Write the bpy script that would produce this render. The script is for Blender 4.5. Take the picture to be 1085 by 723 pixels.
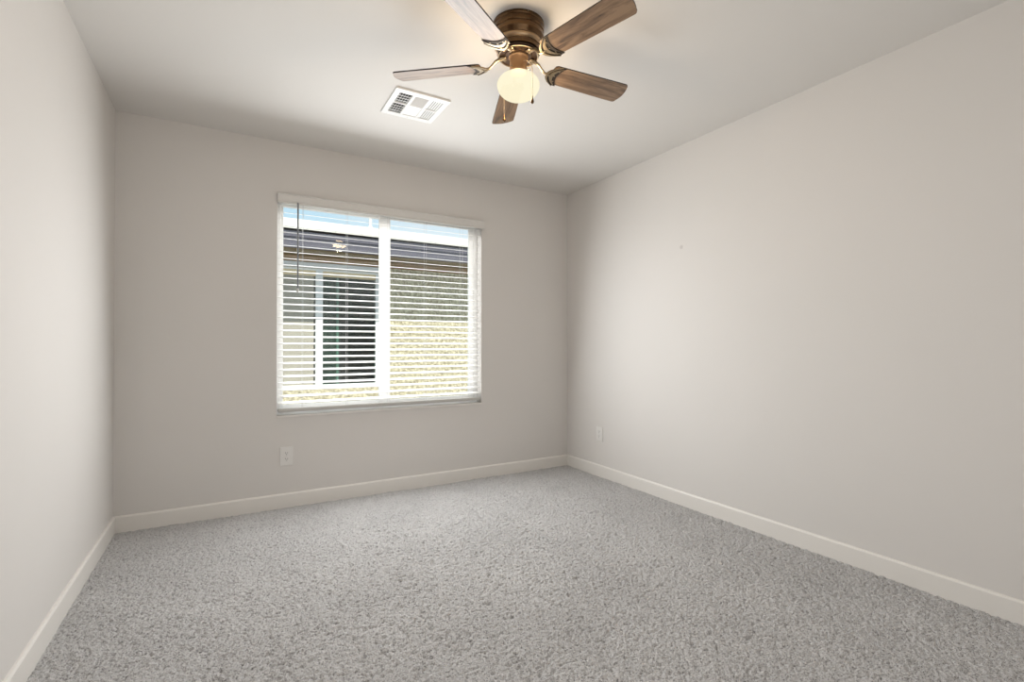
import bpy, bmesh, math, random
import numpy as np
from mathutils import Vector, Matrix

random.seed(4)
for o in list(bpy.data.objects):
    bpy.data.objects.remove(o)
scene = bpy.context.scene
COL = scene.collection

# ------------------------------------------------------------------ camera
W_, H_ = 3.232, 2.44          # room width (x), ceiling height
REAR = -4.25
cam_d = bpy.data.cameras.new('camera')
cam = bpy.data.objects.new('camera', cam_d)
COL.objects.link(cam)
cam.location = (0.5683, -3.6066, 1.0786)
cam.rotation_euler = (math.radians(90 + 0.4757), 0, math.radians(-30.024))
cam_d.sensor_fit = 'HORIZONTAL'
cam_d.sensor_width = 36.0
cam_d.lens = 521.36 / 1085 * 36.0
cam_d.clip_start = 0.02
scene.camera = cam

# ------------------------------------------------------------------ colour management
vs = scene.view_settings
vs.view_transform = 'Standard'
vs.look = 'None'
vs.gamma = 1.0
vs.exposure = 0.05
vs.use_curve_mapping = False

# ------------------------------------------------------------------ world: pale blue sky with thin cloud
world = bpy.data.worlds.new('sky')
scene.world = world
world.use_nodes = True
wt = world.node_tree
wt.nodes.clear()
w_out = wt.nodes.new('ShaderNodeOutputWorld')
w_bg = wt.nodes.new('ShaderNodeBackground')
w_tc = wt.nodes.new('ShaderNodeTexCoord')
w_map = wt.nodes.new('ShaderNodeMapping')
w_map.inputs['Scale'].default_value = (1.2, 1.2, 5.0)
w_nz = wt.nodes.new('ShaderNodeTexNoise')
w_nz.inputs['Scale'].default_value = 2.2
w_nz.inputs['Detail'].default_value = 5
w_rp = wt.nodes.new('ShaderNodeValToRGB')
w_rp.color_ramp.elements[0].position = 0.42
w_rp.color_ramp.elements[0].color = (0.62, 0.85, 1.0, 1)
w_rp.color_ramp.elements[1].position = 0.66
w_rp.color_ramp.elements[1].color = (0.93, 0.97, 1.0, 1)
wt.links.new(w_tc.outputs['Generated'], w_map.inputs['Vector'])
wt.links.new(w_map.outputs['Vector'], w_nz.inputs['Vector'])
wt.links.new(w_nz.outputs['Fac'], w_rp.inputs['Fac'])
wt.links.new(w_rp.outputs['Color'], w_bg.inputs['Color'])
w_bg.inputs['Strength'].default_value = 0.95
wt.links.new(w_bg.outputs['Background'], w_out.inputs['Surface'])

# ------------------------------------------------------------------ lights
def add_light(name, kind, loc, energy, color, rot=(0, 0, 0), **kw):
    d = bpy.data.lights.new(name, kind)
    d.energy = energy
    d.color = color
    for k, v in kw.items():
        setattr(d, k, v)
    o = bpy.data.objects.new(name, d)
    o.location = loc
    o.rotation_euler = rot
    COL.objects.link(o)
    return o

SUN_SLOPE = 1.524             # rise per metre towards -Y: puts the eave's shadow at z = 1.47 on the house next door
sd = Vector((0.18, 1.0, -SUN_SLOPE)).normalized()
sun = add_light('sun', 'SUN', (0, -6, 9), 5.5, (1.0, 0.95, 0.86), angle=math.radians(0.5))
sun.rotation_euler = sd.to_track_quat('-Z', 'Y').to_euler()

# area lamps added at the window opening to strengthen its daylight
add_light('window_daylight_boost', 'AREA', (1.606, 0.072, 1.33), 19, (0.99, 0.99, 0.985),
          rot=(math.radians(-90), 0, 0), shape='RECTANGLE', size=1.42, size_y=1.3)
add_light('window_daylight_boost', 'AREA', (1.606, -0.135, 1.33), 30, (0.97, 0.985, 0.995),
          rot=(math.radians(-80), 0, 0), shape='RECTANGLE', size=1.42, size_y=1.3)
# added fill lamp at the closed rear wall, unseen behind the camera
add_light('rear_fill_light', 'AREA', (1.2, REAR + 0.1, 1.25), 11, (1.0, 0.97, 0.94),
          rot=(math.radians(90), 0, 0), shape='RECTANGLE', size=2.0, size_y=2.0)

# ------------------------------------------------------------------ mesh helpers
def link(name, me, mat=None, parent=None, smooth=False):
    o = bpy.data.objects.new(name, me)
    COL.objects.link(o)
    if mat is not None:
        me.materials.append(mat)
    if parent is not None:
        o.parent = parent
    if smooth:
        me.polygons.foreach_set('use_smooth', [True] * len(me.polygons))
    return o

def obj(name, bm, mat=None, parent=None, smooth=False, angle=None):
    bmesh.ops.recalc_face_normals(bm, faces=bm.faces)
    me = bpy.data.meshes.new(name)
    bm.to_mesh(me)
    bm.free()
    if angle is not None:
        me.polygons.foreach_set('use_smooth', [True] * len(me.polygons))
        try:
            me.set_sharp_from_angle(angle=math.radians(angle))
        except Exception:
            pass
    return link(name, me, mat, parent, smooth)

def box(bm, x0, x1, y0, y1, z0, z1, bevel=0.0, seg=2, M=None):
    co = [(x, y, z) for x in (x0, x1) for y in (y0, y1) for z in (z0, z1)]
    v = [bm.verts.new(c) for c in co]
    f = [bm.faces.new([v[i] for i in q]) for q in
         ((0, 1, 3, 2), (4, 6, 7, 5), (0, 4, 5, 1), (2, 3, 7, 6), (0, 2, 6, 4), (1, 5, 7, 3))]
    geo = v
    if bevel > 0:
        es = list({e for fa in f for e in fa.edges})
        r = bmesh.ops.bevel(bm, geom=es, offset=bevel, segments=seg, affect='EDGES', profile=0.5)
        geo = list({vv for fa in r['faces'] for vv in fa.verts} | {vv for vv in v if vv.is_valid})
    if M is not None:
        bmesh.ops.transform(bm, matrix=M, verts=[g for g in geo if g.is_valid])
    return bm

def tube(bm, pts, r, n=10, cap=True):
    pts = [Vector(p) for p in pts]
    rs = r if isinstance(r, (list, tuple)) else [r] * len(pts)
    rings = []
    prev = None
    for i, p in enumerate(pts):
        a = pts[max(i - 1, 0)]
        b = pts[min(i + 1, len(pts) - 1)]
        t = (b - a).normalized()
        if prev is None:
            u = t.orthogonal().normalized()
        else:
            u = (prev - t * prev.dot(t)).normalized()
        prev = u
        w = t.cross(u)
        rings.append([bm.verts.new(p + (u * math.cos(2 * math.pi * k / n) + w * math.sin(2 * math.pi * k / n)) * rs[i])
                      for k in range(n)])
    for a, b in zip(rings[:-1], rings[1:]):
        for k in range(n):
            bm.faces.new((a[k], a[(k + 1) % n], b[(k + 1) % n], b[k]))
    if cap:
        bm.faces.new(rings[0][::-1])
        bm.faces.new(rings[-1])
    return bm

def lathe(bm, prof, n=48, cx=0, cy=0):
    """prof: list of (r, z); r = 0 closes to a point"""
    rings = []
    for r, z in prof:
        if r <= 1e-6:
            rings.append([bm.verts.new((cx, cy, z))])
        else:
            rings.append([bm.verts.new((cx + r * math.cos(2 * math.pi * k / n), cy + r * math.sin(2 * math.pi * k / n), z))
                          for k in range(n)])
    for a, b in zip(rings[:-1], rings[1:]):
        for k in range(n):
            k2 = (k + 1) % n
            if len(a) == 1 and len(b) == 1:
                continue
            if len(a) == 1:
                bm.faces.new((a[0], b[k], b[k2]))
            elif len(b) == 1:
                bm.faces.new((a[k], a[k2], b[0]))
            else:
                bm.faces.new((a[k], a[k2], b[k2], b[k]))
    return bm

def prism(bm, poly, h0, h1, fn=None):
    """closed 2-D outline extruded between h0 and h1; fn maps (u, v, h) to a point"""
    fn = fn or (lambda u, v, h: (u, v, h))
    a = [bm.verts.new(fn(u, v, h0)) for u, v in poly]
    b = [bm.verts.new(fn(u, v, h1)) for u, v in poly]
    n = len(poly)
    bm.faces.new(a[::-1])
    bm.faces.new(b)
    for i in range(n):
        j = (i + 1) % n
        bm.faces.new((a[i], a[j], b[j], b[i]))
    return bm

def empty(name, loc, label, cat, kind=None, group=None):
    o = bpy.data.objects.new(name, None)
    o.empty_display_size = 0.1
    o.location = loc
    COL.objects.link(o)
    return tag(o, label, cat, kind, group)

def tag(o, label=None, cat=None, kind=None, group=None):
    if label:
        o['label'] = label
    if cat:
        o['category'] = cat
    if kind:
        o['kind'] = kind
    if group:
        o['group'] = group
    return o

def new():
    return bmesh.new()

# ------------------------------------------------------------------ materials
def mat(name, color, rough=0.5, metal=0.0, spec=0.5, noise=None, bump=None, coat=0.0):
    """noise = (scale, second colour, detail), bump = (scale, strength, distance)"""
    m = bpy.data.materials.new(name)
    m.use_nodes = True
    nt = m.node_tree
    b = nt.nodes['Principled BSDF']
    b.inputs['Base Color'].default_value = (*color, 1)
    b.inputs['Roughness'].default_value = rough
    b.inputs['Metallic'].default_value = metal
    b.inputs['Specular IOR Level'].default_value = spec
    if coat:
        b.inputs['Coat Weight'].default_value = coat
        b.inputs['Coat Roughness'].default_value = 0.15
    tc = nt.nodes.new('ShaderNodeTexCoord')
    if noise:
        nz = nt.nodes.new('ShaderNodeTexNoise')
        nz.inputs['Scale'].default_value = noise[0]
        nz.inputs['Detail'].default_value = noise[2] if len(noise) > 2 else 3
        nt.links.new(tc.outputs['Object'], nz.inputs['Vector'])
        rp = nt.nodes.new('ShaderNodeValToRGB')
        rp.color_ramp.elements[0].position = 0.35
        rp.color_ramp.elements[0].color = (*color, 1)
        rp.color_ramp.elements[1].position = 0.65
        rp.color_ramp.elements[1].color = (*noise[1], 1)
        nt.links.new(nz.outputs['Fac'], rp.inputs['Fac'])
        nt.links.new(rp.outputs['Color'], b.inputs['Base Color'])
    if bump:
        nb = nt.nodes.new('ShaderNodeTexNoise')
        nb.inputs['Scale'].default_value = bump[0]
        nb.inputs['Detail'].default_value = 4
        nt.links.new(tc.outputs['Object'], nb.inputs['Vector'])
        bp = nt.nodes.new('ShaderNodeBump')
        bp.inputs['Strength'].default_value = bump[1]
        bp.inputs['Distance'].default_value = bump[2]
        nt.links.new(nb.outputs['Fac'], bp.inputs['Height'])
        nt.links.new(bp.outputs['Normal'], b.inputs['Normal'])
    return m

def glass_mat(name, tint, refl):
    m = bpy.data.materials.new(name)
    m.use_nodes = True
    nt = m.node_tree
    nt.nodes.clear()
    out = nt.nodes.new('ShaderNodeOutputMaterial')
    tr = nt.nodes.new('ShaderNodeBsdfTransparent')
    tr.inputs['Color'].default_value = (*tint, 1)
    gl = nt.nodes.new('ShaderNodeBsdfGlossy')
    gl.inputs['Roughness'].default_value = 0.0
    gl.inputs['Color'].default_value = (1, 1, 1, 1)
    mx = nt.nodes.new('ShaderNodeMixShader')
    mx.inputs['Fac'].default_value = refl
    nt.links.new(tr.outputs[0], mx.inputs[1])
    nt.links.new(gl.outputs[0], mx.inputs[2])
    nt.links.new(mx.outputs[0], out.inputs['Surface'])
    return m

M = {}
M['wall'] = mat('painted_wall', (0.70, 0.678, 0.652), 0.75, spec=0.25, noise=(1.3, (0.715, 0.690, 0.664), 2), bump=(160, 0.05, 0.001))
M['ceiling'] = mat('painted_ceiling', (0.74, 0.72, 0.69), 0.85, spec=0.2, bump=(140, 0.06, 0.001))
M['trim'] = mat('white_trim_paint', (0.80, 0.775, 0.735), 0.4, spec=0.4)
M['vinyl'] = mat('white_vinyl', (0.92, 0.92, 0.91), 0.35)
M['slat'] = mat('white_faux_wood_slat', (0.90, 0.895, 0.875), 0.4)
M['valance'] = mat('blind_valance', (0.70, 0.685, 0.66), 0.45)
M['rail'] = mat('blind_bottom_rail', (0.55, 0.535, 0.51), 0.45)
M['cord'] = mat('white_cord', (0.62, 0.62, 0.62), 0.8)
M['wand'] = mat('smoky_tilt_wand', (0.20, 0.215, 0.23), 0.25)
M['plate'] = mat('white_outlet_plastic', (0.78, 0.765, 0.74), 0.3)
M['slot'] = mat('dark_slot', (0.03, 0.03, 0.03), 0.6)
M['screw'] = mat('painted_screw', (0.6, 0.59, 0.57), 0.35)
M['register'] = mat('white_register_enamel', (0.86, 0.86, 0.85), 0.35)
M['duct'] = mat('dark_duct', (0.025, 0.025, 0.027), 0.8)
M['bronze'] = mat('antique_bronze', (0.115, 0.065, 0.030), 0.27, metal=0.85, noise=(30, (0.14, 0.08, 0.038), 2))
M['slot_shade'] = mat('iron_slot_shade', (0.018, 0.011, 0.007), 0.65)  # shade inside the blade iron slots, put into the colour
M['ring'] = mat('bronze_ring_highlight', (0.40, 0.28, 0.17), 0.3, metal=0.9)  # brighter than the housing: its highlight put into the colour
M['dark_bronze'] = mat('dark_bronze', (0.05, 0.028, 0.016), 0.4, metal=0.6)
M['brass'] = mat('antique_brass', (0.33, 0.265, 0.18), 0.3, metal=0.9)
M['copper'] = mat('warm_brass_neck', (0.48, 0.29, 0.15), 0.38, metal=0.7)
M['glass'] = glass_mat('window_glass', (0.96, 0.98, 0.98), 0.018)
M['glass_dark'] = glass_mat('tinted_glass', (0.52, 0.66, 0.60), 0.05)

# wood for the fan blades: grain runs along the blade (local x)
def wood_mat():
    m = bpy.data.materials.new('grey_brown_wood')
    m.use_nodes = True
    nt = m.node_tree
    b = nt.nodes['Principled BSDF']
    tc = nt.nodes.new('ShaderNodeTexCoord')
    oi = nt.nodes.new('ShaderNodeObjectInfo')
    ad = nt.nodes.new('ShaderNodeVectorMath')
    sc = nt.nodes.new('ShaderNodeMapping')
    sc.inputs['Scale'].default_value = (5.0, 42.0, 5.0)
    mu = nt.nodes.new('ShaderNodeMath')
    mu.operation = 'MULTIPLY'
    mu.inputs[1].default_value = 37.0
    nt.links.new(oi.outputs['Random'], mu.inputs[0])
    nt.links.new(tc.outputs['Object'], sc.inputs['Vector'])
    nt.links.new(sc.outputs['Vector'], ad.inputs[0])
    nt.links.new(mu.outputs[0], ad.inputs[1])
    n1 = nt.nodes.new('ShaderNodeTexNoise')
    n1.inputs['Scale'].default_value = 1.0
    n1.inputs['Detail'].default_value = 6
    n1.inputs['Roughness'].default_value = 0.65
    n1.inputs['Distortion'].default_value = 0.7
    nt.links.new(ad.outputs[0], n1.inputs['Vector'])
    rp = nt.nodes.new('ShaderNodeValToRGB')
    els = rp.color_ramp.elements
    els[0].position = 0.30
    els[0].color = (0.06, 0.038, 0.025, 1)
    els[1].position = 0.62
    els[1].color = (0.29, 0.19, 0.115, 1)
    e = els.new(0.46)
    e.color = (0.185, 0.115, 0.068, 1)
    nt.links.new(n1.outputs['Fac'], rp.inputs['Fac'])
    nt.links.new(rp.outputs['Color'], b.inputs['Base Color'])
    b.inputs['Roughness'].default_value = 0.34
    b.inputs['Specular IOR Level'].default_value = 0.6
    return m
M['wood'] = wood_mat()
M['blade_edge'] = mat('dark_blade_edge', (0.03, 0.02, 0.015), 0.5)

def globe_mat():
    m = bpy.data.materials.new('frosted_globe_glass')
    m.use_nodes = True
    nt = m.node_tree
    nt.nodes.clear()
    out = nt.nodes.new('ShaderNodeOutputMaterial')
    tr = nt.nodes.new('ShaderNodeBsdfTransparent')
    em = nt.nodes.new('ShaderNodeEmission')
    em.inputs['Color'].default_value = (1.0, 0.92, 0.66, 1)
    em.inputs['Strength'].default_value = 1.0
    mx = nt.nodes.new('ShaderNodeMixShader')
    mx.inputs['Fac'].default_value = 0.74
    nt.links.new(tr.outputs[0], mx.inputs[1])
    nt.links.new(em.outputs[0], mx.inputs[2])
    nt.links.new(mx.outputs[0], out.inputs['Surface'])
    return m
M['globe'] = globe_mat()

def carpet_mat():
    m = bpy.data.materials.new('grey_frieze_carpet')
    m.use_nodes = True
    nt = m.node_tree
    b = nt.nodes['Principled BSDF']
    b.inputs['Roughness'].default_value = 0.95
    b.inputs['Specular IOR Level'].default_value = 0.1
    tc = nt.nodes.new('ShaderNodeTexCoord')
    n1 = nt.nodes.new('ShaderNodeTexNoise')
    n1.inputs['Scale'].default_value = 280
    n1.inputs['Detail'].default_value = 3
    nt.links.new(tc.outputs['Object'], n1.inputs['Vector'])
    rp = nt.nodes.new('ShaderNodeValToRGB')
    els = rp.color_ramp.elements
    els[0].position = 0.33
    els[0].color = (0.085, 0.084, 0.083, 1)
    els[1].position = 0.60
    els[1].color = (0.585, 0.577, 0.573, 1)
    e = els.new(0.43)
    e.color = (0.44, 0.433, 0.430, 1)
    nt.links.new(n1.outputs['Fac'], rp.inputs['Fac'])
    n2 = nt.nodes.new('ShaderNodeTexNoise')
    n2.inputs['Scale'].default_value = 2.2
    n2.inputs['Detail'].default_value = 3
    nt.links.new(tc.outputs['Object'], n2.inputs['Vector'])
    mr = nt.nodes.new('ShaderNodeMapRange')
    mr.inputs['From Min'].default_value = 0.3
    mr.inputs['From Max'].default_value = 0.7
    mr.inputs['To Min'].default_value = 0.93
    mr.inputs['To Max'].default_value = 1.06
    nt.links.new(n2.outputs['Fac'], mr.inputs['Value'])
    mx = nt.nodes.new('ShaderNodeVectorMath')
    mx.operation = 'SCALE'
    nt.links.new(rp.outputs['Color'], mx.inputs[0])
    nt.links.new(mr.outputs['Result'], mx.inputs['Scale'])
    nt.links.new(mx.outputs[0], b.inputs['Base Color'])
    return m
M['carpet'] = carpet_mat()

# outdoors
M['stucco'] = mat('cream_stucco', (0.45, 0.39, 0.26), 0.9, spec=0.2, noise=(24, (0.80, 0.73, 0.53), 5), bump=(26, 1.0, 0.04))
M['fascia'] = mat('slate_fascia_paint', (0.115, 0.108, 0.135), 0.6)
M['soffit'] = mat('brown_soffit_paint', (0.26, 0.20, 0.10), 0.7, noise=(9, (0.22, 0.17, 0.09)))
M['frieze'] = mat('brown_frieze_paint', (0.42, 0.27, 0.14), 0.7)
M['head_trim'] = mat('white_window_trim', (0.90, 0.92, 0.95), 0.7)
M['tan_trim'] = mat('tan_window_trim', (0.88, 0.72, 0.46), 0.7)
M['tile'] = mat('pale_concrete_tile', (0.66, 0.63, 0.58), 0.85, noise=(6, (0.72, 0.69, 0.64)))
M['pipe'] = mat('grey_vent_pipe', (0.60, 0.60, 0.60), 0.5)
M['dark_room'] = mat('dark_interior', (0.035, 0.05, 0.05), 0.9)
M['gravel'] = mat('tan_gravel', (0.19, 0.17, 0.15), 0.95, noise=(60, (0.27, 0.24, 0.21), 4), bump=(70, 0.8, 0.01))
M['exterior'] = mat('own_stucco', (0.60, 0.53, 0.40), 0.9, bump=(46, 0.6, 0.01))
def screen_mat():
    m = bpy.data.materials.new('insect_screen')
    m.use_nodes = True
    nt = m.node_tree
    nt.nodes.clear()
    out = nt.nodes.new('ShaderNodeOutputMaterial')
    tr = nt.nodes.new('ShaderNodeBsdfTransparent')
    df = nt.nodes.new('ShaderNodeBsdfDiffuse')
    df.inputs['Color'].default_value = (0.66, 0.62, 0.52, 1)
    mx = nt.nodes.new('ShaderNodeMixShader')
    mx.inputs['Fac'].default_value = 0.5
    nt.links.new(tr.outputs[0], mx.inputs[1])
    nt.links.new(df.outputs[0], mx.inputs[2])
    nt.links.new(mx.outputs[0], out.inputs['Surface'])
    return m
M['screen'] = screen_mat()
M['teal_glass'] = screen_mat()
M['teal_glass'].name = 'teal_glass'
for _n in M['teal_glass'].node_tree.nodes:
    if _n.type == 'BSDF_DIFFUSE':
        _n.inputs['Color'].default_value = (0.10, 0.27, 0.22, 1)

# ------------------------------------------------------------------ room shell
T = 0.15
WX0, WX1, WZ0, WZ1 = 0.850, 2.364, 0.605, 2.095     # window opening

bm = new()
box(bm, -T, WX0, 0, T, 0, H_)
box(bm, WX1, W_ + T, 0, T, 0, H_)
box(bm, WX0, WX1, 0, T, 0, WZ0)
box(bm, WX0, WX1, 0, T, WZ1, H_)
bmesh.ops.remove_doubles(bm, verts=bm.verts, dist=1e-5)
tag(obj('wall_back', bm, M['wall']), 'beige painted wall with the window in it', 'wall', 'structure')
bm = new(); box(bm, -T, 0, REAR, 0, 0, H_)
tag(obj('wall_left', bm, M['wall']), 'plain beige painted wall on the left', 'wall', 'structure')

# right wall paint carries one small patched spot
def wall_right_mat():
    m = M['wall'].copy()
    nt = m.node_tree
    b = nt.nodes['Principled BSDF']
    src = b.inputs['Base Color'].links[0].from_socket
    geo = nt.nodes.new('ShaderNodeNewGeometry')
    d = nt.nodes.new('ShaderNodeVectorMath')
    d.operation = 'DISTANCE'
    d.inputs[1].default_value = (W_, -1.295, 1.744)
    nt.links.new(geo.outputs['Position'], d.inputs[0])
    mr = nt.nodes.new('ShaderNodeMapRange')
    mr.inputs['From Min'].default_value = 0.008
    mr.inputs['From Max'].default_value = 0.018
    mr.inputs['To Min'].default_value = 1.0
    mr.inputs['To Max'].default_value = 0.0
    nt.links.new(d.outputs['Value'], mr.inputs['Value'])
    mx = nt.nodes.new('ShaderNodeMix')
    mx.data_type = 'RGBA'
    mx.inputs['B'].default_value = (0.58, 0.55, 0.53, 1)
    nt.links.new(mr.outputs['Result'], mx.inputs['Factor'])
    nt.links.new(src, mx.inputs['A'])
    nt.links.new(mx.outputs['Result'], b.inputs['Base Color'])
    return m
bm = new(); box(bm, W_, W_ + T, REAR, 0, 0, H_)
tag(obj('wall_right', bm, wall_right_mat()), 'long plain beige painted wall on the right', 'wall', 'structure')
bm = new(); box(bm, -T, W_ + T, REAR - T, REAR, 0, H_)
tag(obj('wall_rear', bm, M['wall']), 'beige painted wall behind the viewpoint', 'wall', 'structure')
bm = new(); box(bm, -T, W_ + T, REAR - T, T, H_, H_ + 0.12)
tag(obj('ceiling', bm, M['ceiling']), 'smooth off-white painted ceiling', 'ceiling', 'structure')

# carpet: a fine grid of tufts; coarse behind the visible area
def carpet():
    st = 0.0027
    xs = np.arange(0, W_ + st, st); xs[-1] = W_
    ys = np.arange(-3.12, 0.0 + st, st); ys[-1] = 0.0
    nx, ny = len(xs), len(ys)
    rng = np.random.default_rng(7)
    fx = np.fft.fftfreq(nx)[None, :] / st
    fy = np.fft.fftfreq(ny)[:, None] / st
    f2 = fx ** 2 + fy ** 2
    def blob(sig):
        n = rng.standard_normal((ny, nx))
        g = np.real(np.fft.ifft2(np.fft.fft2(n) * np.exp(-2 * np.pi ** 2 * sig ** 2 * f2)))
        return g / g.std()
    a = blob(0.0026)
    b = blob(0.0065)
    c = blob(0.10)
    fine = rng.standard_normal((ny, nx))
    h = 0.0021 * np.tanh(a * 1.1) + 0.0010 * b + 0.0012 * c + 0.0006 * fine
    # a few deeper pits between the tufts
    h -= 0.007 * np.clip(-(a + 0.45 * b) - 1.45, 0, 1.2)
    h = h - 0.004
    X, Y = np.meshgrid(xs, ys)
    # small parted spots in the pile
    for px, py in [(0.401, -1.246), (1.519, -1.759), (1.972, -1.769), (2.24, -2.461), (1.255, -1.043), (0.688, -0.304)]:
        h -= 0.020 * np.exp(-(((X - px) / 0.014) ** 2 + ((Y - py) / 0.006) ** 2))
    jx = 0.0007 * rng.standard_normal((ny, nx)); jy = 0.0007 * rng.standard_normal((ny, nx))
    jx[:, 0] = jx[:, -1] = 0; jy[0] = jy[-1] = 0
    co = np.stack([X + jx, Y + jy, h], -1).reshape(-1, 3)
    idx = np.arange(nx * ny).reshape(ny, nx)
    q = np.stack([idx[:-1, :-1], idx[:-1, 1:], idx[1:, 1:], idx[1:, :-1]], -1).reshape(-1, 4)
    n0 = len(co)
    extra = np.array([[0, REAR, -0.004], [W_, REAR, -0.004], [W_, -3.12, -0.004], [0, -3.12, -0.004]])
    co = np.concatenate([co, extra])
    q = np.concatenate([q, np.array([[n0, n0 + 1, n0 + 2, n0 + 3]])])
    me = bpy.data.meshes.new('floor')
    me.vertices.add(len(co))
    me.vertices.foreach_set('co', co.astype(np.float32).ravel())
    me.loops.add(q.size)
    me.loops.foreach_set('vertex_index', q.astype(np.int32).ravel())
    me.polygons.add(len(q))
    me.polygons.foreach_set('loop_start', (np.arange(len(q)) * 4).astype(np.int32))
    me.update(calc_edges=True)
    me.polygons.foreach_set('use_smooth', np.ones(len(q), dtype=bool))
    me.validate()
    o = link('floor', me, M['carpet'])
    tag(o, 'grey textured cut-pile carpet covering the whole floor', 'floor', 'structure')
carpet()

# baseboards (profile with a small eased top edge), mitred into the corners
BH, BT = 0.091, 0.013
prof = [(0, -0.01), (BT, -0.01), (BT, BH - 0.009), (BT - 0.005, BH - 0.001), (BT - 0.008, BH), (0, BH)]
def baseboard(name, p0, p1, nrm, c0, c1, label):
    """runs p0 -> p1 on the wall; nrm points into the room; c0 / c1 = 1 mitres that end"""
    p0, p1, nrm = Vector(p0), Vector(p1), Vector(nrm)
    d = (p1 - p0).normalized()
    bm = new()
    a = [bm.verts.new(p0 + nrm * u + d * (u * c0) + Vector((0, 0, z))) for u, z in prof]
    b = [bm.verts.new(p1 + nrm * u - d * (u * c1) + Vector((0, 0, z))) for u, z in prof]
    n = len(prof)
    bm.faces.new(a[::-1]); bm.faces.new(b)
    for i in range(n):
        j = (i + 1) % n
        bm.faces.new((a[i], a[j], b[j], b[i]))
    tag(obj(name, bm, M['trim']), label, 'baseboard', 'structure')
baseboard('baseboard_back', (0, 0, 0), (W_, 0, 0), (0, -1, 0), 1, 1, 'white baseboard under the window')
baseboard('baseboard_left', (0, REAR, 0), (0, 0, 0), (1, 0, 0), 0, 1, 'white baseboard along the left wall')
baseboard('baseboard_right', (W_, REAR, 0), (W_, 0, 0), (-1, 0, 0), 0, 1, 'white baseboard along the right wall')

# ------------------------------------------------------------------ window (horizontal slider)
win = empty('window_1', (1.607, 0.09, WZ0), 'white vinyl two-pane sliding window in the back wall', 'window', 'structure')
def wpart(name, bm, m, parent=win, **k):
    o = obj(name, bm, m, parent, **k)
    return o
def wl(x, y, z):                       # world -> window local
    return x - 1.607, y - 0.09, z - WZ0
def wbox(bm, x0, x1, y0, y1, z0, z1, bev=0.003):
    a, b = wl(x0, y0, z0), wl(x1, y1, z1)
    box(bm, a[0], b[0], a[1], b[1], a[2], b[2], bev)
FY0, FY1 = 0.085, 0.145
bm = new()
fw = 0.030
wbox(bm, WX0, WX0 + fw, FY0, FY1, WZ0, WZ1)
wbox(bm, WX1 - fw, WX1, FY0, FY1, WZ0, WZ1)
wbox(bm, WX0 + fw, WX1 - fw, FY0, FY1, WZ0, WZ0 + 0.032)
wbox(bm, WX0 + fw, WX1 - fw, FY0, FY1, WZ1 - 0.03, WZ1)
wpart('frame', bm, M['vinyl'])
def sash(x0, x1, y0, y1, l, r):
    z0, z1 = WZ0 + 0.032, WZ1 - 0.03
    bm = new()
    wbox(bm, x0, x0 + l, y0, y1, z0, z1, 0.002)
    wbox(bm, x1 - r, x1, y0, y1, z0, z1, 0.002)
    wbox(bm, x0 + l, x1 - r, y0, y1, z0, z0 + 0.03, 0.002)
    wbox(bm, x0 + l, x1 - r, y0, y1, z1 - 0.03, z1, 0.002)
    s = wpart('sash', bm, M['vinyl'])
    bm = new()
    ym = (y0 + y1) / 2
    wbox(bm, x0 + l - 0.004, x1 - r + 0.004, ym - 0.003, ym + 0.003, z0 + 0.026, z1 - 0.026, 0)
    wpart('pane', bm, M['glass'], s)
    return s
sash(WX0 + fw, 1.632, 0.116, 0.139, 0.018, 0.045)
sash(1.553, WX1 - fw, 0.090, 0.113, 0.083, 0.042)
bm = new()
wbox(bm, 1.562, 1.577, 0.076, 0.091, 1.28, 1.36, 0.003)
wpart('latch', bm, M['vinyl'])

# painted stool lining the bottom of the opening
bm = new(); box(bm, WX0 + 0.0005, WX1 - 0.0005, -0.010, 0.0845, WZ0 - 0.008, WZ0 + 0.004, 0.004)
tag(obj('trim_1', bm, M['trim']), 'thin white painted ledge at the bottom of the window opening', 'window ledge', 'structure')

# ------------------------------------------------------------------ horizontal blind
blind = empty('window_blind', (1.607, 0.03, WZ1), 'white horizontal slatted blind with open slats hanging in the window', 'blind')
def bl(x, y, z):
    return x - 1.607, y - 0.03, z - WZ1
def bbox(bm, x0, x1, y0, y1, z0, z1, bev=0.002):
    a, b = bl(x0, y0, z0), bl(x1, y1, z1)
    box(bm, a[0], b[0], a[1], b[1], a[2], b[2], bev)
# headrail
bm = new(); bbox(bm, WX0 + 0.004, WX1 - 0.004, 0.002, 0.058, 2.042, WZ1 - 0.001)
obj('headrail', bm, M['vinyl'], blind)
# valance: moulded front board with short returns
bm = new()
vx0, vx1 = WX0 + 0.001, WX1 + 0.012
vp = [(-0.016, 2.024), (-0.030, 2.024), (-0.032, 2.027), (-0.032, 2.032), (-0.028, 2.037), (-0.028, 2.078),
      (-0.033, 2.084), (-0.033, 2.088), (-0.030, 2.091), (-0.016, 2.091)]
prism(bm, vp, vx0, vx1, lambda y, z, x: bl(x, y, z))
bbox(bm, vx0, vx0 + 0.008, -0.018, -0.0015, 2.024, 2.091, 0)
bbox(bm, vx1 - 0.008, vx1, -0.018, -0.0015, 2.024, 2.091, 0)
obj('valance', bm, M['valance'], blind)
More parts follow.
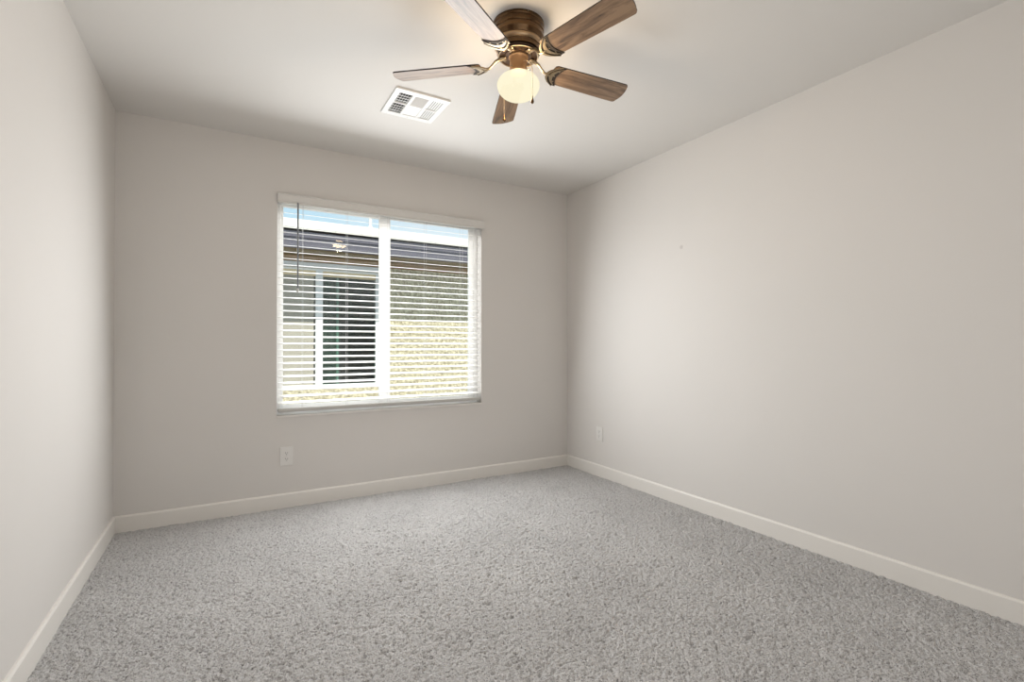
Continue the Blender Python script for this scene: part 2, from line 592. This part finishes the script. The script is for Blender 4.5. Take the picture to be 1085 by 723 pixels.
# slats: slightly crowned, front edge lower than back edge
SX0, SX1 = WX0 + 0.010, WX1 - 0.010
NS = 31
SZ0, SZ1 = 0.690, 2.018
TILT = math.radians(12.5)
SY = 0.030
bm = new()
for i in range(NS):
    zc = SZ0 + (SZ1 - SZ0) * i / (NS - 1)
    sec = []
    for s in (1, -1):
        rng_ = range(0, 7) if s == 1 else range(6, -1, -1)
        for k in rng_:
            u = -0.024 + 0.048 * k / 6
            crown = 0.0009 * (1 - (u / 0.024) ** 2)
            sec.append((u, crown + s * 0.0011))
    pts = [(SY + u * math.cos(TILT) - v * math.sin(TILT), zc + u * math.sin(TILT) + v * math.cos(TILT)) for u, v in sec]
    prism(bm, pts, SX0, SX1, lambda y, z, x: bl(x, y, z))
obj('slats', bm, M['slat'], blind, angle=40)
# bottom rail
bm = new(); bbox(bm, SX0, SX1, 0.004, 0.055, 0.629, 0.652, 0.005)
obj('bottom_rail', bm, M['rail'], blind)
# ladder cords: front and back strings with rungs, joined to the rails
for x in (1.012, 1.306, 1.605, 1.892, 2.196):
    bm = new()
    yf, yb = SY - 0.0262 * math.cos(TILT), SY + 0.0262 * math.cos(TILT)
    tube(bm, [bl(x, yf, 0.645), bl(x, yf, 2.05)], 0.0008, 6)
    tube(bm, [bl(x, yb, 0.645), bl(x, yb, 2.05)], 0.0008, 6)
    obj('ladder_cord', bm, M['cord'], blind)
# tilt wand
bm = new()
tube(bm, [bl(0.973, -0.040, 2.030), bl(0.973, -0.041, 1.50), bl(0.973, -0.041, 1.452)], [0.0052, 0.0052, 0.0062], 6)
wand = obj('tilt_wand', bm, M['wand'], blind)
bm = new()
tube(bm, [bl(0.973, -0.0405, 2.028), bl(0.973, -0.030, 2.040), bl(0.973, 0.004, 2.046)], 0.002, 6)
obj('hook', bm, M['screw'], wand)
bm = new()
lathe(bm, [(0, 0.012), (0.005, 0.010), (0.0068, 0.0), (0.0068, -0.016), (0.004, -0.021), (0, -0.022)], 12)
bmesh.ops.translate(bm, vec=bl(0.973, -0.041, 1.452), verts=bm.verts)
obj('tip', bm, M['screw'], wand, smooth=True)

# ------------------------------------------------------------------ duplex outlets
def outlet(loc, rotz, w, h, label):
    """built facing -y, centre of the plate at the origin of the thing"""
    t = empty('electrical_outlet', loc, label, 'outlet')
    t.rotation_euler = (0, 0, rotz)
    bm = new(); box(bm, -w / 2, w / 2, -0.006, 0, -h / 2, h / 2, 0.003, 3)
    obj('cover_plate', bm, M['plate'], t)
    for s in (1, -1):
        zc = 0.0195 * s
        poly = []
        for k in range(28):
            a = 2 * math.pi * k / 28
            x = 0.0172 * math.cos(a)
            z = max(-0.0135, min(0.0135, 0.0172 * math.sin(a)))
            poly.append((x, z))
        bm = new()
        prism(bm, poly, -0.0085, -0.004, lambda u, v, y: (u, y, v + zc))
        r = obj('receptacle', bm, M['plate'], t)
        for sx, hh in ((-0.0065, 0.0085), (0.0065, 0.007)):
            bm = new(); box(bm, sx - 0.0013, sx + 0.0013, -0.0088, -0.008, zc + 0.003 - hh / 2, zc + 0.003 + hh / 2)
            obj('slot', bm, M['slot'], r)
        bm = new()
        gp = [(0.0026 * math.cos(2 * math.pi * k / 14), max(-0.0018, 0.0026 * math.sin(2 * math.pi * k / 14))) for k in range(14)]
        prism(bm, gp, -0.0088, -0.008, lambda u, v, y: (u, y, v + zc - 0.008))
        obj('ground_hole', bm, M['slot'], r)
    bm = new()
    lathe(bm, [(0, -0.0072), (0.003, -0.0068), (0.0034, -0.005)], 14)
    bmesh.ops.rotate(bm, verts=bm.verts, cent=(0, 0, 0), matrix=Matrix.Rotation(math.radians(-90), 3, 'X'))
    for v in bm.verts:
        v.co.y = -abs(v.co.y)
    obj('screw', bm, M['screw'], t, smooth=True)
outlet((0.9115, 0, 0.3375), 0, 0.079, 0.125, 'white duplex wall outlet below the left end of the window')
outlet((W_, -0.446, 0.3455), math.radians(-90), 0.079, 0.118, 'white duplex wall outlet low on the right wall near the corner')

# ------------------------------------------------------------------ ceiling register
vent = empty('ceiling_vent', (1.484, -0.920, H_), 'square white air register with louvres on the ceiling', 'vent')
vhx, vhy = 0.153, 0.157
gx = [-0.122, -0.050, -0.034, 0.042, 0.058, 0.124]      # louvre openings in x (three columns)
gy = [-0.118, -0.006, 0.006, 0.118]                     # two rows
bm = new()
zt, zb = 0.0, -0.010
def vb(x0, x1, y0, y1, z0=zb, z1=zt, bev=0.0015):
    box(bm, x0, x1, y0, y1, z0, z1, bev)
vb(-vhx, gx[0], -vhy, vhy); vb(gx[5], vhx, -vhy, vhy)
vb(gx[0], gx[5], -vhy, gy[0]); vb(gx[0], gx[5], gy[3], vhy)
vb(gx[1], gx[2], gy[0], gy[3]); vb(gx[3], gx[4], gy[0], gy[3])
for a, b_ in ((0, 1), (2, 3), (4, 5)):
    vb(gx[a], gx[b_], gy[1], gy[2])
obj('face_plate', bm, M['register'], vent)
bm = new(); box(bm, gx[0] - 0.004, gx[5] + 0.004, gy[0] - 0.004, gy[3] + 0.004, -0.0012, -0.0002)
obj('duct_opening', bm, M['duct'], vent)
def louvres(x0, x1, y0, y1, n, ang, along, bars=False, hw=0.0060):
    bm = new()
    if bars:
        for k in (1, 2, 3):
            yb = y0 + (y1 - y0) * k / 4
            box(bm, x0, x1, yb - 0.002, yb + 0.002, -0.0098, -0.0082)
    for i in range(n):
        t = (i + 0.5) / n
        if along == 'y':
            Mx = Matrix.Translation((x0 + (x1 - x0) * t, (y0 + y1) / 2, -0.0052)) @ Matrix.Rotation(ang, 4, 'Y')
            box(bm, -hw, hw, -(y1 - y0) / 2, (y1 - y0) / 2, -0.0006, 0.0006, M=Mx)
        else:
            Mx = Matrix.Translation(((x0 + x1) / 2, y0 + (y1 - y0) * t, -0.0052)) @ Matrix.Rotation(ang, 4, 'X')
            box(bm, -(x1 - x0) / 2, (x1 - x0) / 2, -0.0060, 0.0060, -0.0006, 0.0006, M=Mx)
    return obj('louvre_bank', bm, M['register'], vent)
for r in (0, 2):
    louvres(gx[0], gx[1], gy[r], gy[r + 1], 5, math.radians(-56), 'y', True)
    louvres(gx[4], gx[5], gy[r], gy[r + 1], 5, math.radians(18), 'y', hw=0.0039)
    louvres(gx[2], gx[3], gy[r], gy[r + 1], 9, math.radians(-30 if r == 0 else -8), 'x')
for sy in (-1, 1):
    bm = new()
    lathe(bm, [(0, zb - 0.0016), (0.003, zb - 0.001), (0.0036, zb + 0.0005)], 12, 0.0, sy * (vhy - 0.018))
    obj('screw', bm, M['screw'], vent, smooth=True)

# ------------------------------------------------------------------ ceiling fan
FX, FY, FZB = 1.635, -1.815, 2.2695
fan = empty('ceiling_fan', (FX, FY, H_), 'flush-mount bronze ceiling fan with five brown wooden blades and lit globe', 'ceiling fan')
def Z(z):
    return z - H_
bm = new()
lathe(bm, [(0, 0.0), (0.1045, 0.0), (0.1097, -0.001), (0.1102, Z(2.4296)), (0.1082, Z(2.4266)), (0.1061, Z(2.4249)), (0.1061, Z(2.4223)),
           (0.1082, Z(2.4206)), (0.1092, Z(2.4158)), (0.1092, Z(2.4046)), (0.1076, Z(2.4020)), (0.1050, Z(2.4002)), (0.1050, Z(2.3977)),
           (0.1076, Z(2.3959)), (0.1087, Z(2.3916)), (0.1082, Z(2.3795)), (0.1035, Z(2.3709)), (0.0982, Z(2.3648)), (0.0972, Z(2.3614)),
           (0.1008, Z(2.3570)), (0.1029, Z(2.3510)), (0.1024, Z(2.3449)), (0.0982, Z(2.3397)), (0.0940, Z(2.3372)),
           (0.0925, Z(2.3337)), (0.0925, Z(2.3207)), (0.0836, Z(2.3190)), (0, Z(2.3190))], 72)
hous = obj('motor_housing', bm, M['bronze'], fan, angle=25)
bm = new()
lathe(bm, [(0.0975, Z(2.3622)), (0.1010, Z(2.3585)), (0.1035, Z(2.352)), (0.1030, Z(2.345)), (0.0990, Z(2.3398)), (0.0950, Z(2.3375)),
           (0.0940, Z(2.350)), (0.0975, Z(2.3622))], 72)
obj('highlight_ring', bm, M['ring'], hous, smooth=True)  # brighter metal paints the highlight on the housing's convex ring
for a in (20, 140, 260):
    bm = new()
    p = Vector((math.cos(math.radians(a)), math.sin(math.radians(a)), 0))
    tube(bm, [p * 0.107 + Vector((0, 0, Z(2.4335))), p * 0.1122 + Vector((0, 0, Z(2.4335)))], 0.0028, 10)
    obj('canopy_screw', bm, M['brass'], hous)
# flywheel the blade irons bolt to
bm = new()
lathe(bm, [(0, Z(2.3195)), (0.084, Z(2.3195)), (0.087, Z(2.3170)), (0.087, Z(2.3100)), (0.084, Z(2.3070)), (0.079, Z(2.3065)),
           (0.077, Z(2.3090)), (0.060, Z(2.3090)), (0.058, Z(2.3060)), (0.046, Z(2.3060)), (0, Z(2.3060))], 60)
fly = obj('flywheel', bm, M['dark_bronze'], fan, angle=30)
bm = new()
lathe(bm, [(0.0835, Z(2.3075)), (0.0865, Z(2.3055)), (0.0835, Z(2.3035)), (0.0805, Z(2.3055)), (0.0835, Z(2.3075))], 60)
obj('rim', bm, M['brass'], fly, smooth=True)
# switch housing / neck
bm = new()
lathe(bm, [(0, Z(2.3070)), (0.041, Z(2.3070)), (0.0415, Z(2.3010)), (0.038, Z(2.2970)), (0.0365, Z(2.2930)), (0.0365, Z(2.2510)),
           (0.038, Z(2.2480)), (0.038, Z(2.2370)), (0.034, Z(2.2340)), (0, Z(2.2340))], 48)
neck = obj('switch_housing', bm, M['copper'], fan, angle=30)
for k in range(3):
    a = math.radians(200 + 120 * k)
    bm = new()
    p = Vector((math.cos(a), math.sin(a), 0))
    tube(bm, [p * 0.036 + Vector((0, 0, Z(2.2505))), p * 0.046 + Vector((0, 0, Z(2.2505)))], [0.0022, 0.0030], 10)
    obj('thumb_screw', bm, M['brass'], neck)
# globe (mushroom shape)
bm = new()
gp = [(0, Z(2.2335)), (0.033, Z(2.2335))]
for k in range(0, 25):
    a = math.radians(62 - k * (152 / 24))
    rr = 0.0905 * max(math.cos(a), 0) ** 0.86
    zz = (0.050 if a > 0 else 0.060) * math.sin(a)
    gp.append((rr if k < 24 else 0, Z(2.184) + zz))
lathe(bm, gp, 56)
globe = obj('light_globe', bm, M['globe'], fan, smooth=True)
tag(globe, 'glowing cream frosted glass globe')
bulb = add_light('fan_bulb', 'POINT', (0, 0, Z(2.180)), 22, (1.0, 0.74, 0.46), shadow_soft_size=0.068)
bulb.parent = fan

# blades and blade irons
PIT = -0.2094
def bladept(r, t, h, zc=FZB):
    """r along the blade, t across, h above its underside plane"""
    return (r, t * math.cos(PIT) - h * math.sin(PIT), Z(zc) + t * math.sin(PIT) + h * math.cos(PIT))
def blade_outline():
    R0, R1 = 0.160, 0.546
    w0, w1 = 0.0505, 0.0585
    pts = []
    n = 14
    def hw(r):
        return w0 + (w1 - w0) * min(1, (r - R0) / (R1 - R0) * 1.15)
    cr = 0.014
    bul = 0.010
    # lower side root -> tip
    rs = [R0 + 0.012 + (R1 - cr - R0 - 0.012) * i / n for i in range(n + 1)]
    low = [(r, -hw(r)) for r in rs]
    tip = []
    for i in range(1, 6):
        a = math.radians(-90 + 90 * i / 6)
        tip.append((R1 - cr + cr * math.cos(a), -(w1 - cr) + cr * math.sin(a)))
    m = 8
    arc = []
    for i in range(m + 1):
        s = -1 + 2 * i / m
        arc.append((R1 + bul * (1 - s * s), s * (w1 - cr)))
    tip2 = [(x, -y) for x, y in tip[::-1]]
    up = [(r, hw(r)) for r in rs[::-1]]
    root = [(R0 + 0.002, w0 - 0.006), (R0, w0 - 0.018), (R0, -(w0 - 0.018)), (R0 + 0.002, -(w0 - 0.006))]
    return low + tip + arc + tip2 + up + root
def build_blade():
    bm = new()
    prism(bm, blade_outline(), 0.0, 0.0055, lambda u, v, h: bladept(u, v, h))
    me = bpy.data.meshes.new('blade')
    bmesh.ops.recalc_face_normals(bm, faces=bm.faces)
    for f in bm.faces:
        f.material_index = 1 if len(f.verts) == 4 else 0
    bm.to_mesh(me); bm.free()
    me.materials.append(M['wood']); me.materials.append(M['blade_edge'])
    return me
def crescent(r0, b0, r1, b1, tw, n=24):
    """between curve r0 + b0*s^2 and r1 + b1*s^2 for s in -1..1"""
    a = [(r0 + b0 * (-1 + 2 * i / n) ** 2, tw * (-1 + 2 * i / n)) for i in range(n + 1)]
    b = [(r1 + b1 * (-1 + 2 * i / n) ** 2, tw * (-1 + 2 * i / n)) for i in range(n, -1, -1)]
    return a + b
def mesh_of(name, bm, m, angle=None):
    bmesh.ops.recalc_face_normals(bm, faces=bm.faces)
    me = bpy.data.meshes.new(name)
    bm.to_mesh(me); bm.free()
    me.materials.append(m)
    if angle:
        me.polygons.foreach_set('use_smooth', [True] * len(me.polygons))
        me.set_sharp_from_angle(angle=math.radians(angle))
    return me
blade_me = build_blade()
# near-black plate paints in the shade of the blade iron's slots
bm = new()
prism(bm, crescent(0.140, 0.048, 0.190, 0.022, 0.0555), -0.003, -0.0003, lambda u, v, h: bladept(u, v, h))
back_me = mesh_of('slot_shade_plate', bm, M['slot_shade'])
# bright raised crescents and the arm
bm = new()
prism(bm, crescent(0.134, 0.056, 0.1455, 0.0465, 0.0565), -0.007, -0.002, lambda u, v, h: bladept(u, v, h))
prism(bm, crescent(0.154, 0.043, 0.171, 0.029, 0.050), -0.0062, -0.0025, lambda u, v, h: bladept(u, v, h))
tube(bm, [(0.066, 0, Z(2.3030)), (0.085, 0, Z(2.3020)), (0.100, 0, Z(2.2950)), (0.113, 0, Z(2.2800)), (0.126, 0, Z(2.2685)), (0.143, 0, Z(2.2655)), (0.160, 0, Z(2.2655))],
     [0.0075, 0.0075, 0.0065, 0.0058, 0.0058, 0.0065, 0.004], 12)
box(bm, 0.052, 0.078, -0.013, 0.013, Z(2.3005), Z(2.3062), 0.002)
iron_me = mesh_of('blade_iron', bm, M['brass'], 35)
scr = []
for (r, t) in ((0.176, 0.0), (0.186, 0.030), (0.186, -0.030)):
    bm = new()
    prism(bm, [(r + 0.0038 * math.cos(2 * math.pi * k / 12), t + 0.0038 * math.sin(2 * math.pi * k / 12)) for k in range(12)],
          -0.0048, -0.0005, lambda u, v, h: bladept(u, v, h))
    scr.append(mesh_of('screw', bm, M['brass']))
bm = new()
for t in (-0.007, 0.007):
    box(bm, 0.060 - 0.004, 0.060 + 0.004, t - 0.004, t + 0.004, Z(2.2975), Z(2.3008), 0.001)
bolt_me = mesh_of('bolt', bm, M['brass'])
PHI0 = -3.918
for k in range(5):
    a = math.radians(PHI0 + 72 * k)
    b = bpy.data.objects.new('blade', blade_me); COL.objects.link(b)
    b.parent = fan; b.rotation_euler = (0, 0, a)
    ir = bpy.data.objects.new('blade_iron', iron_me); COL.objects.link(ir)
    ir.parent = fan; ir.rotation_euler = (0, 0, a)
    for nm, me in [('slot_shade_plate', back_me), ('bolt', bolt_me)] + [('screw', s) for s in scr]:
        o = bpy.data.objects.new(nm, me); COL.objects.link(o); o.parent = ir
# pull chains
rgt = Vector((math.cos(math.radians(-30)), math.sin(math.radians(-30)), 0))
fwd = Vector((math.sin(math.radians(30)), math.cos(math.radians(30)), 0))
def chain(lat, dep, zend, name='pull_chain'):
    d = (rgt * lat + fwd * dep)
    u = d.normalized()
    bm = new()
    pts = [u * 0.036 + Vector((0, 0, Z(2.270))), u * 0.055 + Vector((0, 0, Z(2.266))), u * 0.080 + Vector((0, 0, Z(2.247))),
           d + Vector((0, 0, Z(2.21))), d + Vector((0, 0, Z(zend + 0.035)))]
    # resample as beads
    L = [0]
    for p, q in zip(pts[:-1], pts[1:]):
        L.append(L[-1] + (q - p).length)
    tube(bm, pts, 0.0007, 6)
    s = 0.0
    while s < L[-1]:
        i = max(j for j in range(len(L)) if L[j] <= s)
        i = min(i, len(pts) - 2)
        p = pts[i].lerp(pts[i + 1], (s - L[i]) / (L[i + 1] - L[i]))
        bmesh.ops.create_uvsphere(bm, u_segments=6, v_segments=4, radius=0.0015, matrix=Matrix.Translation(p))
        s += 0.0038
    c = obj(name, bm, M['brass'], fan, smooth=True)
    bm = new()
    lathe(bm, [(0, 0.037), (0.0016, 0.036), (0.0022, 0.030), (0.0038, 0.020), (0.0062, 0.011), (0.0068, 0.006), (0.005, 0.0015), (0, 0)], 16)
    bmesh.ops.translate(bm, vec=d + Vector((0, 0, Z(zend))), verts=bm.verts)
    obj('fob', bm, M['bronze'], c, smooth=True)
chain(0.056, -0.082, 2.066)
chain(-0.062, 0.082, 2.066)

# ------------------------------------------------------------------ the house next door
NY = 3.25
EY = 2.75
house = empty('neighbour_house', (2.6, NY, -0.15), 'cream stucco house with dark eave and tiled roof outside the window', 'house')
def hl(x, y, z):
    return x - 2.6, y - NY, z + 0.15
def hbox(bm, x0, x1, y0, y1, z0, z1, bev=0.0):
    a, b = hl(x0, y0, z0), hl(x1, y1, z1)
    box(bm, a[0], b[0], a[1], b[1], a[2], b[2], bev)
HX0, HX1 = -2.5, 8.5
NX0, NX1, NZ0, NZ1 = 0.800, 2.405, 0.495, 2.085        # its window
bm = new()
hbox(bm, HX0, NX0, NY, NY + 0.2, -0.15, 2.45)
hbox(bm, NX1, HX1, NY, NY + 0.2, -0.15, 2.45)
hbox(bm, NX0, NX1, NY, NY + 0.2, -0.15, NZ0)
hbox(bm, NX0, NX1, NY, NY + 0.2, NZ1, 2.45)
bmesh.ops.remove_doubles(bm, verts=bm.verts, dist=1e-5)
obj('wall', bm, M['stucco'], house)
bm = new(); hbox(bm, HX0, HX1, EY - 0.035, EY, 2.235, 2.432, 0.004); hbox(bm, HX0, HX1, EY - 0.05, EY - 0.035, 2.36, 2.432, 0.003)
obj('fascia', bm, M['fascia'], house)
bm = new(); hbox(bm, HX0, HX1, EY, NY, 2.238, 2.258)
obj('soffit', bm, M['soffit'], house)
bm = new(); hbox(bm, HX0, HX1, NY - 0.022, NY, 2.158, 2.238, 0.003)
obj('frieze_board', bm, M['frieze'], house)
# roof: courses of flat tiles stepping up the slope
bm = new()
SL = 0.262
ry0 = EY - 0.075
for i in range(11):
    y0 = ry0 + 0.36 * i
    y1 = y0 + 0.40
    z0 = 2.452 + SL * (y0 - ry0)
    pts = [(y0, z0), (y1, z0 + SL * 0.40 - 0.004), (y1, z0 + SL * 0.40 + 0.018), (y0, z0 + 0.026)]
    nseg = 34
    for j in range(nseg):
        off = 0.16 if i % 2 else 0.0
        x0 = HX0 + (HX1 - HX0) * j / nseg + off
        x1 = HX0 + (HX1 - HX0) * (j + 1) / nseg + off - 0.006
        prism(bm, pts, x0, x1, lambda y, z, x: hl(x, y, z))
obj('roof', bm, M['tile'], house)
bm = new()
prism(bm, [(EY - 0.03, 2.432), (6.6, 2.432 + SL * 3.88), (6.6, 2.446 + SL * 3.88), (EY - 0.03, 2.444)], HX0, HX1, lambda y, z, x: hl(x, y, z))
obj('roof_deck', bm, M['duct'], house)
# plumbing vent on the roof
PYY = 5.2
pz = 2.475 + SL * (PYY - ry0)
bm = new(); tube(bm, [hl(2.755, PYY, pz - 0.03), hl(2.755, PYY, pz + 0.31)], 0.029, 16)
vp_ = obj('vent_pipe', bm, M['pipe'], house, angle=40)
bm = new()
lathe(bm, [(0.033, 0.03), (0.040, 0.015), (0.06, -0.02), (0.065, -0.04)], 20)
bmesh.ops.translate(bm, vec=hl(2.755, PYY, pz + 0.02), verts=bm.verts)
obj('flashing', bm, M['pipe'], vp_, smooth=True)
# window
nw = empty('window', hl(0, 0, 0), None, None)
nw.parent = house; nw.location = (0, 0, 0)
bm = new(); hbox(bm, NX0 - 0.06, NX1 + 0.03, NY - 0.025, NY, NZ1, 2.156, 0.004)
obj('head_trim', bm, M['head_trim'], nw)
bm = new()
fy0, fy1 = NY + 0.015, NY + 0.09
hbox(bm, NX0, NX0 + 0.055, fy0, fy1, NZ0, NZ1, 0.003)
hbox(bm, NX1 - 0.055, NX1, fy0, fy1, NZ0, NZ1, 0.003)
hbox(bm, NX0 + 0.055, NX1 - 0.055, fy0, fy1, NZ0, NZ0 + 0.062, 0.003)
hbox(bm, NX0 + 0.055, NX1 - 0.055, fy0, fy1, NZ1 - 0.03, NZ1, 0.003)
hbox(bm, 1.566, 1.655, fy0 - 0.006, fy1, NZ0 + 0.06, NZ1 - 0.03, 0.003)
obj('frame', bm, M['vinyl'], nw)
bm = new(); hbox(bm, NX0 + 0.055, NX1 - 0.055, fy0 - 0.002, fy1, NZ1 - 0.10, NZ1 - 0.03, 0.002)
obj('head_panel', bm, M['tan_trim'], nw)
bm = new(); hbox(bm, 1.655, NX1 - 0.055, fy0 + 0.03, fy0 + 0.036, NZ0 + 0.06, NZ1 - 0.10)
hbox(bm, NX0 + 0.055, 1.566, fy0 + 0.05, fy0 + 0.056, NZ0 + 0.06, NZ1 - 0.10)
obj('pane', bm, M['glass_dark'], nw)
bm = new(); hbox(bm, NX0 + 0.055, 1.545, fy0 + 0.014, fy0 + 0.016, NZ0 + 0.06, NZ1 - 0.10)
obj('insect_screen', bm, M['screen'], nw)
bm = new(); hbox(bm, 1.835, 1.868, fy0 + 0.04, fy0 + 0.06, NZ0 + 0.06, NZ1 - 0.10, 0.003)
obj('inner_stile', bm, M['head_trim'], nw)
bm = new(); hbox(bm, 1.655, 1.835, fy0 + 0.045, fy0 + 0.051, NZ0 + 0.06, NZ1 - 0.10)
obj('sliding_pane', bm, M['teal_glass'], nw)
bm = new()
hbox(bm, NX0 - 0.3, NX1 + 0.3, NY + 0.9, NY + 0.92, 0.0, 2.4)
hbox(bm, NX0 - 0.32, NX0 - 0.3, NY + 0.2, NY + 0.92, 0.0, 2.4)
hbox(bm, NX1 + 0.3, NX1 + 0.32, NY + 0.2, NY + 0.92, 0.0, 2.4)
hbox(bm, NX0 - 0.3, NX1 + 0.3, NY + 0.2, NY + 0.92, -0.02, 0.0)
hbox(bm, NX0 - 0.3, NX1 + 0.3, NY + 0.2, NY + 0.92, 2.4, 2.42)
obj('room_shell', bm, M['dark_room'], nw)

# ground between the houses
bm = new(); box(bm, -6, 12, T, NY, -0.25, -0.15)
tag(obj('ground', bm, M['gravel']), 'tan gravel strip between the two houses', 'ground', 'structure')
